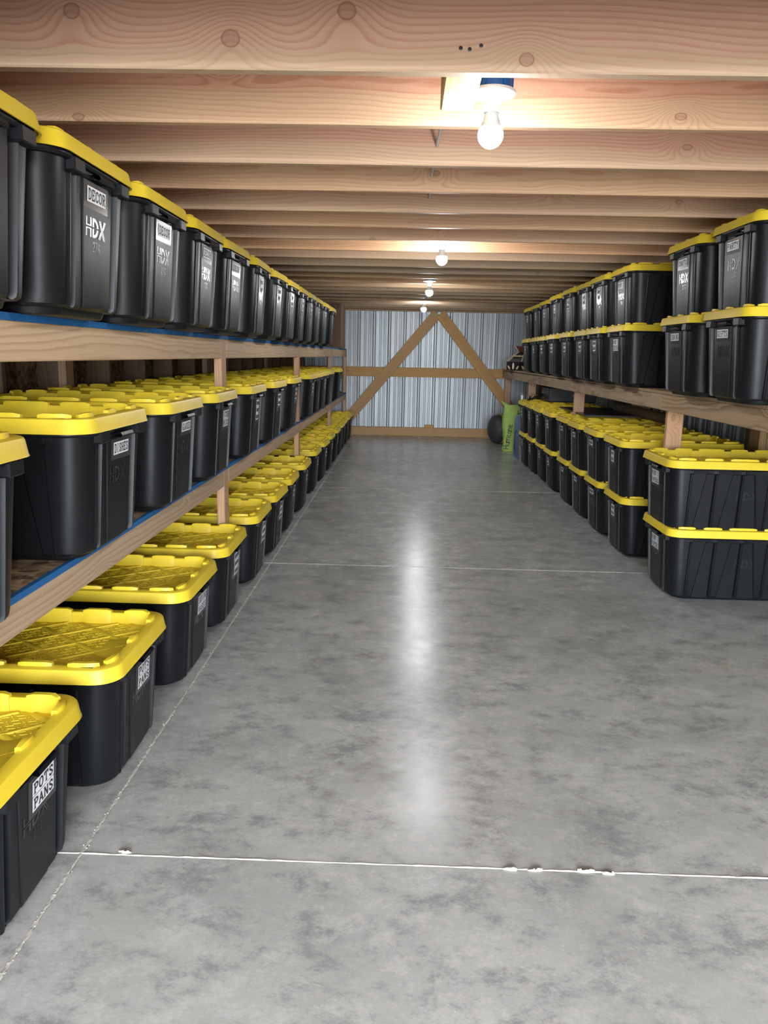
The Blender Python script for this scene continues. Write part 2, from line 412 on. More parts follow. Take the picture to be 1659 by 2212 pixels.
# back wall timber
board('girt', (XL, YB - .04, .951), (XR, YB - .04, .960), (0, 0, 1), .038, .140, 'brace', wall_back)
board('skirt_board', (XL, YB - .045, .064), (XR, YB - .045, .064), (0, 0, 1), .05, .128, 'brace', wall_back)
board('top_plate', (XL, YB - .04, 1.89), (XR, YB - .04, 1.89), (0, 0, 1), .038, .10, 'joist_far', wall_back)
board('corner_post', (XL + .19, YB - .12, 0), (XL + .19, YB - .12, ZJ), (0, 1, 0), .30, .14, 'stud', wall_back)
for x in (.41, 1.55): 
    m = MB(); m.bbox(-.065, .065, -.02, .02, -.022, .022); o = m.build('nailer_block', 'brace', wall_back); o.location = (x - .03, YB - .05, .150)
def brace(a, b, wd, yy):
    o = board('brace', (a[0], yy, a[1]), (b[0], yy, b[1]), (0, -.0, 1) if abs(a[0] - b[0]) < .01 else (1, 0, 1), .04, wd, 'brace', wall_back); return o
brace((.445, 1.82), (-.95, .135), .150, YB - .082)
brace((.49, 1.815), (1.86, .12), .150, YB - .084)
# behind the camera: front wall with an open doorway, and the yard outside
fwm = MB(); fwm.box(XL - .05, -1.35, YF - .1, YF, -.02, ZJ + JD); fwm.box(1.95, XR + .05, YF - .1, YF, -.02, ZJ + JD)
tag(fwm.build('wall_front', 'osb_dark'), 'front wall beside the open doorway behind the viewpoint', 'wall', kind='structure')
gm = MB(); gm.box(-14, 14, -30, YF - .001, -.2, -.03)
tag(gm.build('ground', plain('gravel_yard', (.33, .31, .28), .95)), 'pale gravel yard outside the doorway', 'ground', kind='structure')

# ================================================================ racks
DL2, DL3 = .655, 1.273       # deck tops, left rack
XB = -.86                    # front of the left beams
YE = 11.36
left_rack = thing('storage_rack', (XB, 0, 0), 'long two-deck lumber rack with blue-taped shelf edges along the left side', 'rack')
posts = [3.685, 6.30, 9.05, 11.33]
def seg_beams(z1, wd, mat):
    yy = [-.7] + posts
    for k in range(len(yy) - 1):
        a = yy[k] + (.046 if k else 0); b = yy[k + 1] - .046
        board('beam', (XB - .019, a, z1 - wd / 2), (XB - .019, b, z1 - wd / 2), (0, 0, 1), .038, wd, mat, left_rack)
seg_beams(DL2 - .012, .080, 'beam'); seg_beams(DL3 - .015, .089, 'beam')
for y in posts:
    board('post', (XB - .0192, y, 0), (XB - .0192, y, DL3 - .015), (0, 1, 0), .038, .089, 'post', left_rack)
    board('post', (-1.62, y, 0), (-1.62, y, DL3 - .015), (0, 1, 0), .038, .089, 'post', left_rack)
for zt in (DL2, DL3):
    yy = [-.7, 1.74, 4.18, 6.62, 9.06, YE]
    for k in range(5):
        m = MB(); m.box(-1.70, XB - .002, yy[k] + .001, yy[k + 1] - .001, zt - .0145, zt - .0005)
        o = m.build('deck_board', 'osb', left_rack); o.location = -left_rack.location
    m = MB(); a, b = -.7, YE
    m.rings([[(XB - .001, y, zt - .016), (XB + .0005, y, zt - .016), (XB + .0005, y, zt + .0008), (XB - .011 - .003 * math.sin(y * 5), y, zt + .0008)] for y in [a + (b - a) * q / 60 for q in range(61)]], closed=False)
    o = m.build('edge_tape', 'blue_tape', left_rack); o.location = -left_rack.location
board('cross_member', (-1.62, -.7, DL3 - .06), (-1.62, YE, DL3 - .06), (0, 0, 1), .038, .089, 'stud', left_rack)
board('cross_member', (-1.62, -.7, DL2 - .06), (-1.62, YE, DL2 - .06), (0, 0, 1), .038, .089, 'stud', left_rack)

DR = 1.036; XRB = 1.44
right_rack = thing('storage_rack', (XRB, 0, 0), 'rough lumber rack with one deck along the right wall', 'rack')
rp = [4.40, 6.83, 9.38, 11.60]
by = [1.6, 4.40, 6.83, 9.38, 11.64]
for k in range(4):
    dz = (0, 0, -.004, -.012)[k]
    board('beam', (XRB + .019, by[k] + .001, DR - .016 - .045 + dz), (XRB + .019, by[k + 1] - .001, DR - .016 - .045 + (0, -.004, -.012, -.016)[k]), (0, 0, 1), .038, .09, 'rough', right_rack)
for y in rp:
    board('post', (XRB + .083, y, 0), (XRB + .083, y, DR - .02), (1, 0, 0), .038, .089, 'post', right_rack)
    if y > 5: board('post', (2.02, y, 0), (2.02, y, DR - .02), (1, 0, 0), .038, .089, 'treated', right_rack)
yy = [1.6, 3.1, 4.6, 6.2, 7.8, 9.4, 11.64]
for k in range(6):
    m = MB(); m.box(XRB - .004, 2.072, yy[k] + .002, yy[k + 1] - .002, DR - .0155, DR - .0005)
    o = m.build('deck_board', 'rough', right_rack); o.location = -right_rack.location

# ================================================================ lettering
SERIF = {  # strokes on a 4 x 6 grid, then slab serifs (centre x, y, half width)
 'A': ([[(.4, 0), (2, 6), (3.6, 0)], [(1, 2), (3, 2)]], [(.4, 0, .8), (3.6, 0, .8)]),
 'C': ([[(3.5, 4.4), (3.1, 5.5), (2.1, 6), (1, 5.4), (.5, 4), (.5, 2), (1, .6), (2.1, 0), (3.1, .5), (3.6, 1.4)]], []),
 'D': ([[(.8, 0), (.8, 6)], [(.3, 6), (2, 6), (3.2, 5.2), (3.6, 4), (3.6, 2), (3.2, .8), (2, 0), (.3, 0)]], []),
 'E': ([[(.8, 0), (.8, 6)], [(.2, 6), (3.5, 6), (3.5, 4.8)], [(.8, 3.1), (2.6, 3.1)], [(.2, 0), (3.6, 0), (3.6, 1.3)]], []),
 'F': ([[(1, 0), (1, 6)], [(.3, 6), (3.6, 6), (3.6, 4.8)], [(1, 3.1), (2.7, 3.1)]], [(1, 0, .9)]),
 'G': ([[(3.5, 4.5), (3.1, 5.5), (2.1, 6), (1, 5.4), (.5, 4), (.5, 2), (1, .6), (2.1, 0), (3.4, .6), (3.4, 2.4), (2.2, 2.4)]], []),
 'H': ([[(.7, 0), (.7, 6)], [(3.3, 0), (3.3, 6)], [(.7, 3), (3.3, 3)]], [(.7, 0, .7), (3.3, 0, .7), (.7, 6, .7), (3.3, 6, .7)]),
 'I': ([[(2, 0), (2, 6)]], [(2, 0, 1.1), (2, 6, 1.1)]),
 'K': ([[(.8, 0), (.8, 6)], [(.8, 2.4), (3.3, 6)], [(1.7, 3.6), (3.5, 0)]], [(.8, 0, .7), (.8, 6, .7), (3.4, 6, .6), (3.5, 0, .6)]),
 'L': ([[(1, 6), (1, 0), (3.6, 0), (3.6, 1.6)]], [(1, 6, .9), (.7, 0, .5)]),
 'M': ([[(.5, 0), (.5, 6), (2, 2), (3.5, 6), (3.5, 0)]], [(.5, 0, .6), (3.5, 0, .6), (.3, 6, .5), (3.7, 6, .5)]),
 'N': ([[(.6, 0), (.6, 6), (3.4, 0), (3.4, 6)]], [(.6, 0, .7), (.4, 6, .6), (3.4, 6, .7)]),
 'O': ([[(2, 0), (3.1, .6), (3.6, 2), (3.6, 4), (3.1, 5.4), (2, 6), (.9, 5.4), (.4, 4), (.4, 2), (.9, .6), (2, 0)]], []),
 'P': ([[(.9, 0), (.9, 6)], [(.3, 6), (2.6, 6), (3.5, 5.2), (3.5, 3.8), (2.6, 3), (.9, 3)]], [(.9, 0, .9)]),
 'R': ([[(.8, 0), (.8, 6)], [(.2, 6), (2.5, 6), (3.3, 5.2), (3.3, 4), (2.5, 3.1), (.8, 3.1)], [(2, 3.1), (3.4, 0)]], [(.8, 0, .8), (3.5, 0, .6)]),
 'S': ([[(3.3, 4.6), (3, 5.6), (2, 6), (1, 5.6), (.7, 4.6), (1.1, 3.6), (2.8, 2.5), (3.4, 1.4), (3, .4), (2, 0), (1, .4), (.6, 1.5)]], [(3.3, 5.3, .3)]),
 'T': ([[(2, 0), (2, 6)], [(.3, 4.7), (.3, 6), (3.7, 6), (3.7, 4.7)]], [(2, 0, 1)]),
 'V': ([[(.5, 6), (2, 0), (3.5, 6)]], [(.5, 6, .7), (3.5, 6, .7)]),
 'W': ([[(.3, 6), (1.1, 0), (2, 4.4), (2.9, 0), (3.7, 6)]], [(.3, 6, .6), (3.7, 6, .6)]),
 'Y': ([[(.4, 6), (2, 2.8), (3.6, 6)], [(2, 2.8), (2, 0)]], [(.5, 6, .7), (3.5, 6, .7), (2, 0, 1)]),
 "'": ([[(2, 6), (1.9, 4.4)]], []),
 '2': ([[(.5, 4.6), (1, 5.7), (2, 6), (3.1, 5.5), (3.4, 4.4), (2.8, 3), (.5, 0), (3.6, 0)]], []),
 '7': ([[(.4, 6), (3.6, 6), (1.6, 0)]], []),
 'u': ([[(.8, 6), (.8, 2.2), (1.5, 1.6), (2.6, 1.9), (3.2, 2.6)], [(3.2, 6), (3.2, 1.6)]], []),
}
def stroke(m, pts, w_, fmap, mi=0):
    for k in range(len(pts) - 1):
        a, b = Vector(pts[k]), Vector(pts[k + 1]); d = (b - a).normalized(); n_ = Vector((-d.y, d.x)) * w_ / 2; e = d * w_ * .38
        q = [a - e - n_, b + e - n_, b + e + n_, a - e + n_]
        m.add([fmap(p.x, p.y) for p in q], [(0, 1, 2, 3)], mi)
def text(m, s, wid, hgt, cx_, cy_, fmap, weight=.95, serif=True, slab=.5, mi=0):
    """lay the word out in a box wid x hgt centred on (cx_, cy_)"""
    n = len(s); adv = 4.9; tot = n * adv - .9; sx = wid / tot; sy = hgt / 6
    for i, ch in enumerate(s):
        if ch not in SERIF: continue
        st, se = SERIF[ch]; ox = cx_ - wid / 2 + i * adv * sx; oy = cy_ - hgt / 2
        fm = lambda x, y: fmap(ox + x * sx, oy + y * sy)
        for p in st: stroke(m, p, weight, fm, mi)
        if serif:
            for x, y, h in se: stroke(m, [(x - h, y), (x + h, y)], slab, fm, mi)

# ================================================================ storage totes
TL, TW, RB, RT, RF = .375, .25, .338, .376, .343      # lid half length, half width, rim bottom, rim top, recess floor
A0, A1, B0, B1 = .328, .3525, .206, .2275            # tub half length / width at base and top
CR = .062
def face_x(z): return A0 + (A1 - A0) * z / .34
END = [(.150, .143, 0), (.145, .138, .004), (.139, .133, .004), (.133, .128, -.018), (.111, .108, -.018), (.104, .104, .001), (.078, .060, .001), (.076, .058, .004)]
def end_feats():
    half = END; return [(-t, -b, d) for t, b, d in half] + [(t, b, d) for t, b, d in reversed(half)]
def long_feats():
    out = []
    rib = lambda c: [(c + .009, c + .009, 0), (c + .006, c + .006, .006), (c + .001, c + .001, .006), (c, c, .002), (c - .001, c - .001, .006), (c - .006, c - .006, .006), (c - .009, c - .009, 0)]
    def fillr(c, nxt, s):
        # c -> nxt, rib surface then a slanting step down to a sunk panel
        w_ = nxt - c
        return c + w_ * .62, c + w_ * .24
    seq = []
    for c, nxt in ((.254, .130), (.130, 0)):
        seq += [(t, b, d) for t, b, d in rib(c)]
        tp, bt = fillr(c, nxt, 1)
        seq += [(tp + .003, bt + .003, 0), (tp - .003, bt - .003, -.0065), (nxt + .012, nxt + .012, -.0065)]
    mid = rib(0)
    return seq + mid + [(-t, -b, d) for t, b, d in reversed(seq)]
def tub_ring(t, inset=0.0, flat=0.0):
    a = A0 + (A1 - A0) * t - inset; b = B0 + (B1 - B0) * t - inset; r = CR
    pts = []
    k = 1 - flat
    def arc(cx_, cy_, s):
        for i in range(7):
            q = s + math.pi / 2 * i / 6; pts.append((cx_ + r * math.cos(q), cy_ + r * math.sin(q)))
    cl = lambda v, h: max(-h, min(h, v))
    ef = [(cl(tp, b - r), cl(bt, b - r), d) for tp, bt, d in end_feats()]; lf = [(cl(tp, a - r), cl(bt, a - r), d) for tp, bt, d in long_feats()]
    lp = lambda tp, bt: bt + (tp - bt) * t
    for tp, bt, d in ef: pts.append((a + d * k, lp(tp, bt)))
    arc(a - r, b - r, 0)
    for tp, bt, d in lf: pts.append((lp(tp, bt), b + d * k))
    arc(-(a - r), b - r, math.pi / 2)
    for tp, bt, d in ef: pts.append((-(a + d * k), -lp(tp, bt)))
    arc(-(a - r), -(b - r), math.pi)
    for tp, bt, d in lf: pts.append((-lp(tp, bt), -(b + d * k)))
    arc(a - r, -(b - r), 3 * math.pi / 2)
    return pts
def rrect(a, b, r, n=7):
    pts = []
    for cx_, cy_, s in ((a - r, b - r, 0), (-(a - r), b - r, 1), (-(a - r), -(b - r), 2), (a - r, -(b - r), 3)):
        for i in range(n):
            q = math.pi / 2 * (s + i / (n - 1)); pts.append((cx_ + r * math.cos(q), cy_ + r * math.sin(q)))
    return pts
def make_tub():
    m = MB(); rings = []
    for z, ins, fl_ in ((0, .030, 1), (.003, .026, 1), (.017, .023, 1), (.0185, .006, 1), (.024, .001, .2), (.034, 0, 0), (.18, 0, 0), (.308, 0, 0), (.312, 0, .85), (.345, -.001, 1)):
        rings.append([(x, y, z) for x, y in tub_ring(min(z / .34, 1), ins, fl_)])
    m.rings(rings, cap0=True)
    # black flange tucked under the lid
    m.rings([[(x, y, z) for x, y in rrect(a, b, r)] for a, b, r, z in ((.345, .22, .06, .327), (.362, .237, .072, .3285), (.366, .241, .074, .334), (.366, .241, .074, .345))])
    return m.mesh('tub', 'tub', 32)
def edge_path(a, b, r, s0, s1):
    """points along the rounded rectangle between two arc lengths; s = 0 at (a, 0), counter-clockwise"""
    segs = [('l', (a, 0), (a, b - r)), ('a', (a - r, b - r), 0), ('l', (a - r, b), (-(a - r), b)), ('a', (-(a - r), b - r), math.pi / 2), ('l', (-a, b - r), (-a, -(b - r))),
            ('a', (-(a - r), -(b - r)), math.pi), ('l', (-(a - r), -b), (a - r, -b)), ('a', (a - r, -(b - r)), 1.5 * math.pi), ('l', (a, -(b - r)), (a, 0))]
    lens = [math.hypot(q[2][0] - q[1][0], q[2][1] - q[1][1]) if q[0] == 'l' else r * math.pi / 2 for q in segs]; tot = sum(lens)
    def at(s):
        s %= tot
        for q, l in zip(segs, lens):
            if s <= l or q is segs[-1]:
                if q[0] == 'l':
                    d = Vector((q[2][0] - q[1][0], q[2][1] - q[1][1])).normalized(); p = Vector(q[1]) + d * s; return p, Vector((d.y, -d.x))
                ang = q[2] + s / r; n_ = Vector((math.cos(ang), math.sin(ang))); return Vector(q[1]) + n_ * r, n_
            s -= l
    n = max(2, int((s1 - s0) / .014))
    return [at(s0 + (s1 - s0) * i / n) for i in range(n + 1)], tot
RA, RBW, RR = .337, .212, .05    # recess half sizes, corner radius
def make_lid():
    m = MB()
    lv = [(TL, TW, .07, RB), (TL - .0015, TW - .0015, .07, RB + .004), (TL - .006, TW - .006, .066, RT - .007), (TL - .0085, TW - .0085, .064, RT - .002), (TL - .013, TW - .013, .060, RT), (RA, RBW, RR, RT), (RA - .003, RBW - .003, RR, RT - .003), (RA - .006, RBW - .006, RR - .004, RF), ]
    rings = [[(x, y, z) for x, y in rrect(a, b, r, 8)] for a, b, r, z in lv]
    inner = [(x, y, RB + .001) for x, y in rrect(TL - .005, TW - .005, .066, 8)]
    m.rings([inner] + rings, cap1=True)
    _, tot = edge_path(RA, RBW, RR, 0, .1)
    hb = RBW - RR; qa = RR * math.pi / 2; la = 2 * (RA - RR)
    sl = hb + qa    # start of the +y long side (x = RA-RR) going -x
    s_of_x = lambda x: sl + (RA - RR - x)
    lugs = []
    for x, h in ((.150, .045), (0, .068), (-.150, .045)): lugs.append((s_of_x(x + h), s_of_x(x - h)))
    half = tot / 2
    corner = [(hb - .028, hb + qa * .42), (hb + qa * .62, hb + qa + .050)]
    corner2 = [(2 * hb * 0 + sl + la - .050, sl + la + qa * .38), (sl + la + qa * .58, sl + la + qa + .028)]
    ends = [(-.035, .020)]
    base = lugs + corner + corner2 + ends
    allug = base + [(a + half, b + half) for a, b in base]
    for s0, s1 in allug:
        pts, _ = edge_path(RA, RBW, RR, s0, s1); rows = []
        N = len(pts)
        for i, (p, n_) in enumerate(pts):
            e = .0035 if i in (0, N - 1) else 0
            rows.append([(p.x + n_.x * o, p.y + n_.y * o, z) for o, z in ((.012 - e, RT - .001), (.0095 - e, RT + .011 - e), (-.004, RT + .011 - e), (-.0065, RT + .008 - e), (-.012 + e, RF - .001))])
        m.rings(rows, closed=False)
        m.add(rows[0], [(0, 1, 2, 3, 4)]); m.add(rows[-1], [(4, 3, 2, 1, 0)])
    # cross ribs and tread on the recess floor
    hx, hy = RA - .014, RBW - .014
    def clip(px, py, dx, dy):
        t0, t1 = -9, 9
        for p, d, h in ((px, dx, hx), (py, dy, hy)):
            if abs(d) < 1e-6:
                if abs(p) > h: return None
                continue
            a, b = (-h - p) / d, (h - p) / d
            if a > b: a, b = b, a
            t0, t1 = max(t0, a), min(t1, b)
        return (t0, t1) if t1 - t0 > .03 else None
    def bar(px, py, ang, l, wd, hgt, z=RF):
        mt = Matrix.Translation((px, py, z)) @ Matrix.Rotation(ang, 4, 'Z')
        vs = [mt @ Vector(v) for v in ((-l, -wd, 0), (l, -wd, 0), (l, wd, 0), (-l, wd, 0), (-l + wd * .5, -wd * .45, hgt), (l - wd * .5, -wd * .45, hgt), (l - wd * .5, wd * .45, hgt), (-l + wd * .5, wd * .45, hgt))]
        m.add(vs, [(4, 5, 6, 7), (0, 1, 5, 4), (1, 2, 6, 5), (2, 3, 7, 6), (3, 0, 4, 7)])
    for ang, wd, hg in ((math.radians(38), .0040, .0040), (math.radians(-38), .0095, .0032)):
        dx, dy = math.cos(ang), math.sin(ang); nx, ny = -dy, dx
        for k in range(-4, 5):
            o = k * .098 + .02; c = clip(nx * o, ny * o, dx, dy)
            if c: bar(nx * o + dx * (c[0] + c[1]) / 2, ny * o + dy * (c[0] + c[1]) / 2, ang, (c[1] - c[0]) / 2, wd, hg)
    st = .0205; i = 0; y = -hy + .012
    while y < hy - .006:
        x = -hx + .012 + (i % 2) * st / 2; j = 0
        while x < hx - .006:
            if not (abs(x) > .235 and abs(y) < .085): bar(x, y, math.radians(20 if (i + j) % 2 else -62), .0088, .0019, .0014)
            x += st; j += 1
        y += st * .62; i += 1
    # smooth name plates at both ends, with the small raised maker's mark
    for sgn in (1, -1):
        P = [(.245, -.055), (.318, -.085), (.318, .085), (.245, .055)]
        vs = [(sgn * x, y, RF) for x, y in P] + [(sgn * (x * .99 + .003), y * .93, RF + .0035) for x, y in P]
        m.add(vs, [(4, 5, 6, 7), (0, 1, 5, 4), (1, 2, 6, 5), (2, 3, 7, 6), (3, 0, 4, 7)])
        fm = lambda u, v: (sgn * (.285 - v), sgn * u, RF + .0042)
        for q in hdx_quads(.075, .026): m.add([fm(u, v) for u, v in q], [tuple(range(len(q)))])
        # dark drain slots in the rim near the corners
        for sy in (1, -1):
            x0, y0 = sgn * .292, sy * (TW - .026)
            m.add([(x0 - .018, y0 - .0025, RT + .0006), (x0 + .018, y0 - .0025, RT + .0006), (x0 + .012, y0 + .003, RT + .0006), (x0 - .012, y0 + .003, RT + .0006)], [(0, 1, 2, 3)], 1)
    return m.mesh('lid', ['lid', 'slot'], 38)
def hdx_quads(wd, hg):
    """the maker's mark on the totes: H and D cut by a fine gap, X in double strokes; centred"""
    Q = []; sx, sy = wd / 13.0, hg / 6.0
    R_ = lambda x0, x1, y0, y1: Q.append([(x0, y0), (x1, y0), (x1, y1), (x0, y1)])
    R_(.3, 1.0, 3.25, 6); R_(.3, 1.0, 0, 2.75); R_(2.9, 4.0, 3.25, 6); R_(2.9, 4.0, 0, 2.75); R_(1.0, 2.9, 3.25, 3.65); R_(1.0, 2.9, 2.35, 2.75)
    outer = [(4.5 + 3.6 * math.cos(a) * (1 if math.cos(a) > 0 else 0), 3 + 3 * math.sin(a)) for a in [math.radians(x) for x in range(-90, 91, 15)]]
    R_(4.5, 5.5, 3.25, 6); R_(4.5, 5.5, 0, 2.75)
    for k in range(12):
        a0, a1 = (math.radians(-90 + 14 * k), math.radians(-76 + 14 * k)) if k < 6 else (math.radians(6 + 14 * (k - 6)), math.radians(20 + 14 * (k - 6)))
        o = lambda a: (5.5 + 3.0 * max(0, math.cos(a)), 3 + 3 * math.sin(a)); i_ = lambda a: (5.5 + 1.9 * max(0, math.cos(a)), 3 + 2.0 * math.sin(a))
        Q.append([o(a0), o(a1), i_(a1), i_(a0)])
    for x0, x1, w_ in ((8.6, 12.0, .45), (9.4, 12.8, .45)):
        Q.append([(x0, 6), (x0 + w_, 6), (x1 + w_, 0), (x1, 0)])
    for x0, x1, w_ in ((8.5, 10.0, .45), (9.3, 10.6, .45)): Q.append([(x0, 0), (x0 + w_, 0), (x1 + w_, 2.6), (x1, 2.6)])
    for x0, x1, w_ in ((10.9, 12.2, .45), (11.5, 13.0, .45)): Q.append([(x0, 3.4), (x0 + w_, 3.4), (x1 + w_, 6), (x1, 6)])
    return [[((x - 6.6) * sx, (y - 3) * sy) for x, y in q] for q in Q]
ME_TUB = make_tub(); ME_LID = make_lid()
def fmap_front(off): return lambda u, v: (face_x(v) + .004 + off, u, v)
def make_logo():
    m = MB(); f = fmap_front(.0008)
    for q in hdx_quads(.118, .044): m.add([f(u, v + .208) for u, v in q], [tuple(range(len(q)))])
    text(m, '27G', .042, .020, .006, .166, f, .55, False)
    return m.mesh('logo', 'logo')
ME_LOGO = make_logo()
def make_side_logo():
    m = MB()
    for sgn in (-1,):
        f = lambda u, v: (u, sgn * (B0 + (B1 - B0) * (v + .20) / .34 - .0055), v + .20)
        for q in hdx_quads(.11, .042): m.add([f(u + .03, v) for u, v in q], [tuple(range(len(q)))])
    return m.mesh('side_logo', plain('embossed_side', (.006, .0065, .008), .5))
ME_SIDE = make_side_logo()
def make_clip(wd):
    m = MB(); m.bbox(.338, .3715, -wd / 2, wd / 2, .306, .3365, .003); return m.mesh('clip', 'tub')
ME_CLIP = make_clip(.058); ME_GRIP = None
mg = MB(); mg.rings([[(x, y, z) for y in (-.045, .045)] for x, z in ((.345, .324), (.372, .324), (.376, .316), (.372, .311), (.345, .316))], closed=False)
ME_GRIP = mg.mesh('grip', 'tub')

LAB = {}
def label_meshes(lines, scale=1.0):
    """card + lettering; an unreadable far label gets short ink bars"""
    key = (tuple(lines), scale)
    if key in LAB: return LAB[key]
    lh = .036 * scale; n = len(lines); wds = [(.112 if len(s) > 4 else .10) * scale if not s.startswith('~') else .018 * len(s) * scale for s in lines]
    card = MB(); ink = MB(); top = n * lh / 2
    f0, f1 = fmap_front(.0022), fmap_front(.0030)
    for i, s in enumerate(lines):
        z1 = top - i * lh - .0008; z0 = z1 - lh + .0016; h = wds[i] / 2
        card.add([f0(u, v + .285) for u, v in ((-h, z0), (h, z0), (h, z1), (-h, z1))], [(0, 1, 2, 3)])
        zc = (z0 + z1) / 2 + .285
        if s.startswith('~'):
            k = len(s)
            for j in range(k):
                u = -h * .86 + (j + .15) * (2 * h * .86) / k; e = 2 * h * .86 / k * .7
                ink.add([f1(a, b) for a, b in ((u, zc - lh * .27), (u + e, zc - lh * .27), (u + e, zc + lh * .27), (u, zc + lh * .27))], [(0, 1, 2, 3)])
        else:
            text(ink, s, wds[i] * .90, lh * .62, 0, zc, f1)
    tp = MB(); f2 = fmap_front(.0013); h = max(wds) / 2 + .016
    tp.add([f2(u, v + .285) for u, v in ((-h, -top - .012), (h, -top - .014), (h, top + .009), (-h, top + .008))], [(0, 1, 2, 3)])
    LAB[key] = (card.mesh('label_card', 'paper'), ink.mesh('lettering', 'ink'), tp.mesh('tape', 'tape')); return LAB[key]

ORD = 'first second third fourth fifth sixth seventh eighth ninth tenth eleventh twelfth thirteenth fourteenth fifteenth sixteenth'.split()
def tote(xf, yfar, z, side, label, group, lines=None, logo=True, dy=0.0, seed=0, dz=None, scale=1.0, clips=True, rot=None):
    rr_ = random.Random(seed * 31 + 5)
    a = math.radians(rr_.uniform(-1.3, 1.3)) if rot is None else math.radians(rot)
    x = xf - TL if side == 'L' else xf + TL
    o = thing('storage_tote', (x, yfar - TW, z), label, 'tote', group, a + (0 if side == 'L' else math.pi))
    link('tub', ME_TUB, o); link('lid', ME_LID, o)
    for yy_ in (-.128, .150):
        c = link('clip', ME_CLIP, o); c.location.y = yy_
    c = link('grip', ME_GRIP, o); c.location.y = .02
    if logo: tag(link('logo', ME_LOGO, o), 'raised maker mark on the end panel')
    if side == 'R' and logo: link('side_logo', ME_SIDE, o).rotation_euler.z = math.pi
    if lines:
        dz = {1: -.006, 2: -.028, 3: -.042}[len(lines)] if dz is None else dz
        cm_, im, tm = label_meshes(lines, scale)
        t_ = link('tape', tm, o); t_.location = (-.0002, dy, dz)
        c = tag(link('label_card', cm_, o), 'white stick-on name label'); c.location = ((A1 - A0) / .34 * dz, dy, dz); t_.location.x += (A1 - A0) / .34 * dz
        link('lettering', im, c)
    return o

def word(lines): return ' '.join(lines)
# left floor row
Y1 = [1.735, 2.355, 3.03, 3.635, 4.305, 4.90, 5.50, 6.20, 7.03, 7.69, 8.35, 8.99, 9.62, 10.18, 10.74, 11.265]
T1 = {0: ['POTS', 'PANS'], 1: ['POTS', 'PANS'], 2: ['SERVING', 'VASES'], 3: ['~~~~~~', '~~~~~', '~~~~~'], 4: ['~~~~', '~~~~~~', '~~~~~'], 5: ['~~~', '~~~~~', '~~~~~'], 6: ['~~~~', '~~~~~']}
for i, yf in enumerate(Y1):
    lab = {0: 'black tote labelled POTS PANS, cut off by the lower left picture edge', 1: 'black tote labelled POTS PANS, second on the left floor with its whole end showing',
           2: 'black tote labelled SERVING VASES on the left floor row'}.get(i, f'yellow-lidded black tote on the left floor row, {ORD[i]} from the front')
    tote(-.738 + (-.012 if i == 0 else R.uniform(-.006, .006)), yf, 0, 'L', lab, 'totes on the left floor', T1.get(i, ['~~~~', '~~~~~'] if i < 12 else None), logo=True, dy=.03 if i < 3 else .045, seed=i, rot=[0, .3, -.4, .5][i] if i < 4 else None)
# left middle deck
Y2 = [1.52, 2.35, 3.00, 3.625, 4.37, 5.10, 5.85, 6.88, 7.39, 7.90, 8.52, 9.63]
T2 = {1: ['DISHES'], 2: ['GLASSES'], 3: ['KITCHEN', 'MISC'], 4: ['~~~~', '~~~~', '~~~~'], 5: ['~~~~~', '~~~~'], 6: ['~~~~', '~~~~'], 7: ['~~~~', '~~~~'], 9: ['~~~~', '~~~~']}
for i, yf in enumerate(Y2):
    lab = {0: 'black tote on the middle left deck, cut off by the left picture edge', 1: 'black tote labelled DISHES on the middle left deck', 2: 'black tote labelled GLASSES on the middle left deck',
           3: 'black tote labelled KITCHEN MISC beside the first rack post'}.get(i, f'yellow-lidded black tote on the middle left deck, {ORD[i]} from the front')
    tote(-.725 if i == 0 else -.768, yf, DL2, 'L', lab, 'totes on the middle left deck', T2.get(i), logo=True, dy=.02, seed=40 + i, rot=0 if i < 3 else None)
# left top deck
Y3 = [1.655, 2.165, 2.69, 3.20, 3.71, 4.29, 4.87, 5.39, 5.90, 6.41, 6.92, 7.49, 8.19]
T3 = {1: ['DECOR'], 2: ['DECOR'], 3: ['DECOR'], 4: ['DECOR'], 5: ['~~~~', '~~~~'], 6: ['~~~~~', '~~~~'], 7: ['~~~~', '~~~~'], 8: ['~~~~', '~~~~'], 9: ['~~~~', '~~~~'], 10: ['~~~~'], 11: ['~~~~']}
for i, yf in enumerate(Y3):
    lab = {0: 'black tote on the top left deck, cut off by the left picture edge', 1: 'largest black tote labelled DECOR above a bright maker mark'}.get(i)
    if not lab: lab = f'black tote labelled DECOR on the top left deck, {ORD[i]} from the front' if i < 5 else f'yellow-lidded black tote on the top left deck, {ORD[i]} from the front'
    tote(-.722, yf, DL3, 'L', lab, 'totes on the top left deck', T3.get(i), dy=.0, seed=80 + i, rot=[0, .2, -.3, .3][i] if i < 4 else None)
# right floor stacks
YR = [4.27, 5.11, 5.69, 6.25, 6.775, 7.42, 7.96, 8.51, 9.04]
for i, yf in enumerate(YR):
    for tier in (0, 1):
        L_ = ['MINDY\'S', 'PAPERS'] if i == 0 else [['~~~~', '~~~~'], ['~~~~~~'], ['~~~~~'], ['~~~~~']][i - 1] if i < 5 else [['~~~', '~~~~~'], ['~~~~', '~~~~'], ['~~~~', '~~~~'], ['~~~~', '~~~~']][i - 5]
        tn = ('lower', 'upper')[tier]
        lab = f"{tn} of the two stacked black totes labelled MINDY'S PAPERS" if i == 0 else f'black tote, {tn} tier of the {ORD[i]} floor stack from the front on the right'
        tote((1.335, 1.305)[tier] + (0 if i == 0 else R.uniform(-.006, .006)), yf, (0, RF + .0042)[tier], 'R', lab, 'stacked totes on the right floor', L_, dy=-.02, seed=120 + i * 2 + tier, rot=0 if i == 0 else R.uniform(-.6, .6))
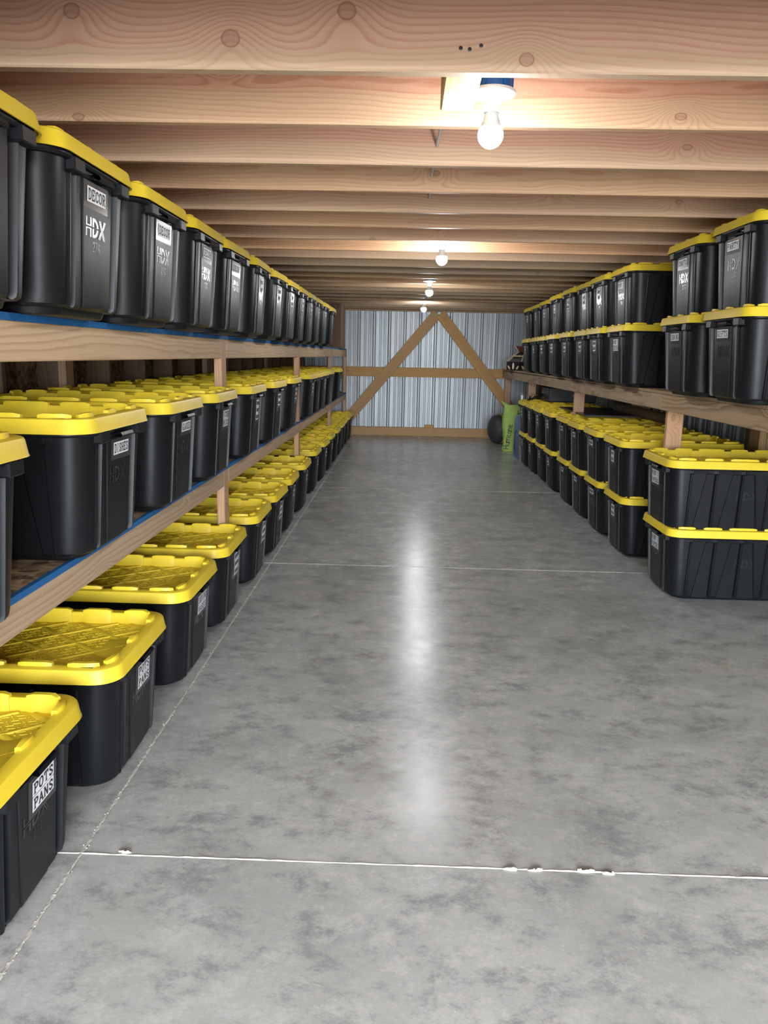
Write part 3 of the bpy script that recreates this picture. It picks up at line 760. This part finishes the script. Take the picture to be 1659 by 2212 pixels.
# right deck stacks
YD = [3.54, 4.13, 5.27, 5.795, 6.32, 6.85, 7.52, 8.23, 8.83, 9.45]
TD = {0: (['GIFTS'], ['PARTY']), 1: (['SEWING'], ['CRAFTS']), 2: (["MINDY'S", 'DECOR'],) * 2}
for i, yf in enumerate(YD):
    for tier in (0, 1):
        L_ = TD[i][tier] if i in TD else [['~~~~~', '~~~~'], ['~~~~', '~~~~']][tier]
        tn = ('lower', 'upper')[tier]
        if i < 2: lab = f'black tote labelled {word(L_)} on the right deck'
        elif i == 2: lab = f"{tn} black tote labelled MINDY'S DECOR with its long side showing on the right deck"
        else: lab = f'black tote, {tn} tier of the {ORD[i]} stack from the front on the right deck'
        tote((1.285, 1.29, 1.305, 1.295, 1.31, 1.30, 1.315, 1.345, 1.36, 1.365)[i] + .005 * tier, yf, DR + (0, RF + .0042)[tier], 'R', lab, 'stacked totes on the right deck', L_, dy=-.012, seed=160 + i * 2 + tier, rot=0 if i < 3 else R.uniform(-.5, .5))

# ================================================================ ceiling lamps
def lampset(x, y, zb, label, power=1.0):
    """zb: centre of the bulb globe"""
    o = thing('bulb_fixture', (x, y, zb), label, 'light', 'bare bulbs along the ceiling')
    m = MB(); prof = [(.013, .062), (.0165, .058), (.0190, .046), (.0240, .030), (.0290, .0185), (.0275, .0175)]
    m.lathe(prof, seg=24, cap0=False); m.build('bulb_collar', 'bulb_neck', o, 60)
    g_ = MB(); pr = [(.0275, .0180)] + [(.0335 * math.sin(math.radians(a)), .0335 * math.cos(math.radians(a)) ) for a in range(58, 178, 12)] + [(.0005, -.0335)]
    g_.lathe(pr, seg=28, cap1=True); tag(g_.build('bulb_globe', GLOW.setdefault(power, glow(power)), o, 80), 'glowing white bulb globe')
    s = MB(); s.lathe([(.0195, .054), (.0215, .056), (.0225, .075), (.028, .086), (.040, .093), (.057, .0955), (.0605, .099), (.0605, .106), (.055, .108)], seg=32, cap1=True); s.build('lampholder', 'porcelain', o, 50)
    k = MB()
    for ang in (0.9, 3.6): 
        k.box(.046 * math.cos(ang) - .005, .046 * math.cos(ang) + .005, .046 * math.sin(ang) - .003, .046 * math.sin(ang) + .003, .0925, .0955)
    k.build('screw_slot', 'cable', o)
    b = MB(); b.lathe([(.050, .108), (.050, .150), (.053, .165)], seg=32, cap1=True)
    for ang in range(0, 360, 60): 
        q = math.radians(ang); b.box(-.003, .003, -.004, .004, .110, .16, m=Matrix.Translation((.051 * math.cos(q), .051 * math.sin(q), 0)) @ Matrix.Rotation(q, 4, 'Z'))
    b.build('junction_box', 'blue_box', o, 50)
    return o
lampset(.209, 2.205, 1.777, 'nearest bare bulb in a white lampholder under a blue box', .55)
lampset(.215, -.45, 1.777, 'bare bulb in a white lampholder behind the viewpoint', 1.6)
lampset(.201, 4.86, 1.772, 'second bare bulb in a white ceiling lampholder, halfway along the joists')
lampset(.199, 7.33, 1.770, 'third bare bulb, glowing small under the far joists')
lampset(.205, 9.92, 1.770, 'farthest bare bulb, glowing next to the timber brace apex')
bo = board('blocking', (.120, 1.995, 1.896), (.120, 2.27, 1.896), (0, 0, 1), .089, .086, 'block', None, .004)
tag(bo, 'short pale wood block nailed beside the nearest lamp box', 'wood block')
m = MB(); pts = []
for k_, y in enumerate([2.43, 2.865, 3.31, 3.76, 4.2, 4.65, 4.8]):
    pts += [(.083 + .005 * (k_ % 2), y - .02, 1.908), (.083, y + .02, 1.908)] if y < 4.8 else [(.15, 4.8, 1.90)]
    pts.append((.100, y + .16, 1.950))
m.tube(pts[:-1], .0055, 8); tag(m.build('power_cable', 'cable', None, 60), 'grey power cable threaded through the joists beside the lamps', 'cable')

# ================================================================ things at the far end
def cloth(name, col, rough=.7, sc_=30):
    t = NT(name); p = t.obj(); n_ = t.noise(p, sc_, 4, .6)
    c = t.mix(n_, tuple(x * .8 for x in col), col); t.put(t.b.inputs['Base Color'], c); t.bump(t.noise(p, 9, 3), .6, .02); return t.set(Roughness=rough)
def pillow(m, hx, hy, h, nx=14, nz=16, amp=.012, seed=1, neck=0.0):
    rq = random.Random(seed); rows = []
    for k in range(nz + 1):
        t_ = k / nz; z = h * t_; pinch = min(1, .35 + 2.4 * min(t_, 1 - t_)) ** .6
        wx = hx * (1 - .06 * math.sin(t_ * 7)) * (1 - neck * max(0, t_ - .85) / .15); row = []
        for i in range(2 * nx):
            a = 2 * math.pi * i / (2 * nx); cx_ = math.copysign(abs(math.cos(a)) ** .45, math.cos(a)); sy_ = math.copysign(abs(math.sin(a)) ** .7, math.sin(a))
            row.append((wx * cx_ + amp * rq.uniform(-1, 1) * .5, hy * sy_ * pinch + amp * rq.uniform(-1, 1) * .5, z + amp * .3 * math.sin(i * 1.7)))
        rows.append(row)
    m.rings(rows, True, True)
bag = thing('fabric_sack', (1.435, 10.05, 0), 'lime green fabric sack lettered Hurricane, standing by the far bins', 'bag')
m = MB(); pillow(m, .150, .085, .60, nx=16, nz=22, amp=.020, seed=4)
m.build('sack_body', cloth('lime_fabric', (.42, .58, .13)), bag, 70)
m = MB()
for s_, dx in ((1, -.14), (-1, .13)): m.add([(dx, -.03, .57), (dx - s_ * .06, -.02, .66), (dx + s_ * .05, -.03, .60), (dx + s_ * .01, .03, .59)], [(0, 1, 2), (1, 3, 2), (0, 3, 1), (0, 2, 3)])
m.build('sack_ears', cloth('lime_fabric_ears', (.42, .58, .13)), bag, 70)
LOW = {'H': [[(0, 0), (0, 6)], [(3, 0), (3, 6)], [(0, 3), (3, 3)]], 'u': [[(0, 4), (0, 1), (.7, 0), (1.8, .3), (2.4, 1)], [(2.4, 4), (2.4, 0)]], 'r': [[(0, 0), (0, 4)], [(0, 2.8), (.7, 3.8), (1.7, 4)]], 'i': [[(.3, 0), (.3, 4)], [(.3, 5.2), (.3, 5.6)]],
       'c': [[(2.2, 3.4), (1.2, 4), (.2, 3), (.2, 1), (1.2, 0), (2.2, .6)]], 'a': [[(2.2, 4), (2.2, 0)], [(2.2, 3.3), (1.2, 4), (.2, 3), (.2, 1), (1.2, 0), (2.2, .7)]], 'n': [[(0, 0), (0, 4)], [(0, 2.8), (.8, 3.8), (1.8, 3.8), (2.3, 3), (2.3, 0)]], 'e': [[(.2, 2), (2.3, 2), (2.2, 3.2), (1.2, 4), (.2, 3), (.2, 1), (1.2, 0), (2.2, .6)]]}
def lowtext(m, s, sc_, fm):
    u = 0
    for ch in s:
        for p in LOW[ch]: stroke(m, p, .6, lambda x, y: fm((u + x) * sc_, y * sc_))
        u += {'H': 4.1, 'i': 1.5, 'r': 2.3}.get(ch, 3.3)
m = MB(); lowtext(m, 'Hurricane', .0118, lambda u, v: (-.092 - v + .012 + u * .13, -.0985, .045 + u)); m.build('sack_lettering', 'ink', bag)
m = MB(); lowtext(m, 'H', .0135, lambda u, v: (.02 + u, -.0985, .46 + v)); m.build('sack_lettering', 'ink', bag)

jug = thing('water_container', (1.445, 9.47, 0), 'slim blue plastic container with white cap beside the green sack', 'container')
m = MB(); m.rings([[(x, y, z) for x, y in rrect(a, b, .02, 5)] for a, b, z in ((.065, .180, 0), (.07, .19, .02), (.07, .19, .44), (.055, .165, .50), (.028, .05, .53))], True, True)
m.build('container_body', plain('blue_plastic', (.015, .12, .42), .35), jug, 50)
m = MB(); m.lathe([(.03, .525), (.034, .53), (.034, .56), (.02, .575)], seg=18, cap1=True); m.build('cap', 'porcelain', jug, 50)
m = MB(); m.tube([(-.072, -.02, .33), (-.085, -.02, .30), (-.09, -.02, .2), (-.085, -.02, .1), (-.072, -.02, .07)], .004, 6); m.build('strap', 'nail', jug, 60)
bx = thing('carton', (1.478, 9.165, 0), 'narrow grey printed carton wedged behind the last floor stack', 'box')
t = NT('printed_carton'); p_ = t.obj(); t.put(t.b.inputs['Base Color'], t.ramp(t.noise(p_, 24, 4, .7), [(.35, (.10, .09, .085)), (.65, (.33, .30, .27))])); t.set(Roughness=.6)
m = MB(); m.bbox(-.11, .11, -.075, .075, 0, .52, .002); m.build('carton_body', t.m, bx)
m = MB(); m.bbox(-.1105, .1105, -.02, .02, .519, .5207, .0003); m.build('carton_tape', 'tape', bx)
duf = thing('duffel_bag', (1.50, 11.0, .205), 'round dark duffel bag with yellow stripe against the end wall', 'bag')
m = MB(); prof = [(.02, -.30), (.13, -.285), (.19, -.24), (.205, -.15), (.205, .15), (.19, .24), (.13, .285), (.02, .30)]
m.lathe(prof, seg=28, cap0=True, cap1=True); d_ = m.build('duffel_body', cloth('charcoal_nylon', (.045, .047, .05), .55), duf, 50); d_.rotation_euler = (math.pi / 2, 0, math.radians(-74))
m = MB(); m.lathe([(.2058, .135), (.2075, .137), (.2075, .165), (.2058, .167)], seg=28); d_ = m.build('stripe', plain('mustard_webbing', (.55, .36, .04), .7), duf, 50); d_.rotation_euler = (math.pi / 2, 0, math.radians(-74))
m = MB(); m.tube([(-.12, -.10, .155), (-.10, -.16, .22), (0, -.18, .24), (.1, -.1, .215), (.12, -.04, .16)], .009, 8); m.build('carry_handle', 'nail', duf, 60)

# stained-glass shade on the right deck
sh_o = thing('lamp_shade', (1.615, 10.62, DR), 'stained-glass lamp shade in brown and cream at the far end of the right deck', 'lamp shade')
gl = {k: plain('glass_' + k, c, .18) for k, c in dict(dark=(.025, .018, .018), brown=(.16, .05, .025), cream=(.62, .50, .28), white=(.62, .62, .58), grey=(.10, .11, .115)).items()}
NS = 8; ro = .285
def oct_pt(r, a, z): return Vector((r * math.cos(a), r * math.sin(a), z))
for k in range(NS):
    a0, a1 = 2 * math.pi * (k + .02 - .5) / NS - math.pi / 2, 2 * math.pi * (k + .98 - .5) / NS - math.pi / 2
    def quad(name, r0, z0, r1, z1, mt, e0=0.0, e1=1.0, out=0.0, par=sh_o):
        m = MB(); p0, p1 = oct_pt(r0, a0, z0), oct_pt(r0, a1, z0); q0, q1 = oct_pt(r1, a0, z1), oct_pt(r1, a1, z1)
        n_ = (p1 - p0).cross(q0 - p0).normalized() * -1
        if n_.dot(Vector((p0.x, p0.y, 0))) < 0: n_ = -n_
        P = [p0.lerp(p1, e0), p0.lerp(p1, e1), q0.lerp(q1, e1), q0.lerp(q1, e0)]
        m.add([p + n_ * out for p in P] + [p + n_ * (out - .004) for p in P], [(0, 1, 2, 3), (7, 6, 5, 4), (0, 1, 5, 4), (1, 2, 6, 5), (2, 3, 7, 6), (3, 0, 4, 7)])
        return m.build(name, mt, par)
    dk = gl['dark'] if k % 2 else gl['brown']
    sk = quad('skirt_panel', ro, .004, ro, .112, gl['dark'])
    # three petals per panel
    p0, p1 = oct_pt(ro + .003, a0, 0), oct_pt(ro + .003, a1, 0); ex = (p1 - p0); nrm = Vector((math.cos((a0 + a1) / 2), math.sin((a0 + a1) / 2), 0))
    for cx_, tilt, hh, mt in ((.5, 0, .092, 'white'), (.24, -.5, .06, 'cream'), (.76, .5, .06, 'cream')):
        m = MB(); pts = []
        for i in range(10):
            t_ = i / 10 * 2 * math.pi; u = .017 * math.sin(t_); v = hh / 2 * (1 - math.cos(t_)); pts.append((u * math.cos(tilt) + v * math.sin(tilt), .010 + v * math.cos(tilt)))
        m.add([p0.lerp(p1, cx_) + ex.normalized() * u + Vector((0, 0, v)) + nrm * .001 for u, v in pts], [tuple(range(10))]); m.build('petal', gl[mt], sk)
    for (u0, u1, mt) in ((.0, .33, 'grey'), (.33, .5, 'dark'), (.5, .66, 'cream'), (.66, 1.0, 'dark')):
        ra = lambda u: ro + .002 + (.115 - ro) * u; za = lambda u: .115 + .125 * u
        rp_ = quad('roof_panel', ra(u0), za(u0), ra(u1), za(u1), gl[mt])
    quad('hip_strip', ro + .004, .1155, .117, .2405, gl['cream'], .0, .10, .002)
    quad('crown_panel', .105, .242, .165, .315, gl[('brown', 'cream', 'white', 'brown')[k % 4]])

# carton and stick at the far end of the top left deck, folded stool on the middle deck
cb = thing('cardboard_box', (-1.17, 10.28, DL3), 'tall brown cardboard box with dark letters behind the last top left tote', 'box')
m = MB(); m.bbox(-.34, .34, -.28, .28, 0, .552, .002); m.build('carton_body', plain('brown_cardboard', (.17, .105, .06), .8), cb)
m = MB(); fm = lambda u, v: (u, -.2812, v)
text(m, 'ST', .105, .062, .265, .515, fm, .9, False); m.build('printed_letters', 'ink', cb)
m = MB(); m.add([fm(u, v) for u, v in ((.12, .168), (.24, .168), (.24, .173), (.12, .173))], [(0, 1, 2, 3)]); m.add([fm(u, v) for u, v in ((.12, .10), (.17, .10), (.17, .105), (.12, .105))], [(0, 1, 2, 3)]); m.build('printed_lines', 'ink', cb)
st_ = board('wood_stick', (-.905, 11.05, DL3 + .001), (-.900, 11.10, DL3 + .555), (1, 0, 0), .05, .05, 'beam', None, .003); tag(st_, 'upright pale square stick standing on the far top left deck', 'stick')
cs = thing('folding_stool', (-1.06, 10.98, DL2), 'black folding stool at the far end of the middle left deck', 'stool')
m = MB(); m.rings([[(x, y, .20 - .05 * math.cos(x * 9) * .6 + .03) for y in (-.13, .13)] for x in [-.16 + .02 * i for i in range(17)]], closed=False)
m.build('sling_seat', cloth('black_canvas', (.015, .015, .017)), cs, 60)
for sx in (-1, 1):
    for sy in (-1, 1):
        m = MB(); m.tube([(sx * .16, sy * .13, 0), (sx * .02, sy * .13, .1), (-sx * .15, sy * .13, .22)], .008, 8); m.build('leg', 'nail', cs, 60)

# gear lying on the far right floor stacks
ZT = RF + .0042 + RT + .0118
chrome = plain('chrome', (.75, .76, .78), .12, 1.0); blk = plain('black_enamel', (.012, .012, .014), .3)
pn = thing('flat_panel', (1.80, 7.02, ZT), 'thin black panel with pale edge lying across the floor-stack lids', 'panel')
m = MB(); m.bbox(-.30, .28, -.55, .50, 0, .012, .002); m.build('panel_sheet', blk, pn)
m = MB(); m.bbox(-.306, -.299, -.55, .50, -.0002, .0125, .001); m.build('edge_strip', 'nail', pn)
m = MB(); m.bbox(-.306, .28, -.5565, -.5495, -.0002, .0125, .001); m.build('edge_strip', 'nail', pn)
ca = thing('equipment_case', (1.83, 8.72, ZT), 'black equipment case with bright latches on the far right floor stacks', 'case')
m = MB(); m.bbox(-.27, .25, -.22, .22, 0, .155, .008); m.build('case_body', plain('black_case', (.02, .021, .023), .5), ca)
for x_, zz_ in ((-.16, .07), (.0, .075), (.04, .075), (.15, .06)):
    m = MB(); m.bbox(x_ - .012, x_ + .012, -.2255, -.219, zz_ - .01, zz_ + .01, .002); m.build('latch', chrome, ca)
sd = thing('folded_stand', (1.52, 8.80, ZT), 'folded black stand with chrome clamps at the edge of the far right stack', 'stand')
for k_, (y0, y1, zz_) in enumerate(((-.25, .22, .016), (-.22, .24, .040), (-.1, .2, .066))):
    m = MB(); m.tube([(-.17 + .07 * k_, y0, zz_), (.02 + .06 * k_, y1, zz_ + .006)], .010, 10); m.build('tube', blk, sd, 50)
for x_, y_, zz_ in ((-.14, -.16, .035), (-.08, -.02, .045), (-.02, .08, .06), (.05, .0, .058), (-.1, .1, .03), (.02, -.13, .05)):
    m = MB(); m.lathe([(.006, -.012), (.014, -.008), (.014, .008), (.006, .012)], seg=12, cap0=True, cap1=True); o = m.build('clamp', chrome, sd, 50); o.location = (x_, y_, zz_); o.rotation_euler = (.6 + x_ * 9, .4, 0)
m = MB(); m.bbox(-.012, .012, -.006, .006, 0, .052, .004); o = m.build('end_tip', 'porcelain', sd); o.location = (-.185, .1, .0)
tb = thing('cardboard_tube', (1.955, 6.42, ZT + .0425), 'long tan roll with a white end lying by the right wall', 'roll')
m = MB(); m.lathe([(.026, -.78), (.040, -.78), (.040, .78), (.026, .78)], seg=24); o = m.build('tube_wall', plain('tan_roll', (.20, .145, .09), .8), tb, 50); o.rotation_euler.x = math.pi / 2
m = MB(); m.lathe([(.024, .77), (.026, .786), (.040, .787), (.0418, .775), (.0418, .76)], seg=24); o = m.build('end_ring', 'porcelain', tb, 50); o.rotation_euler.x = math.pi / 2
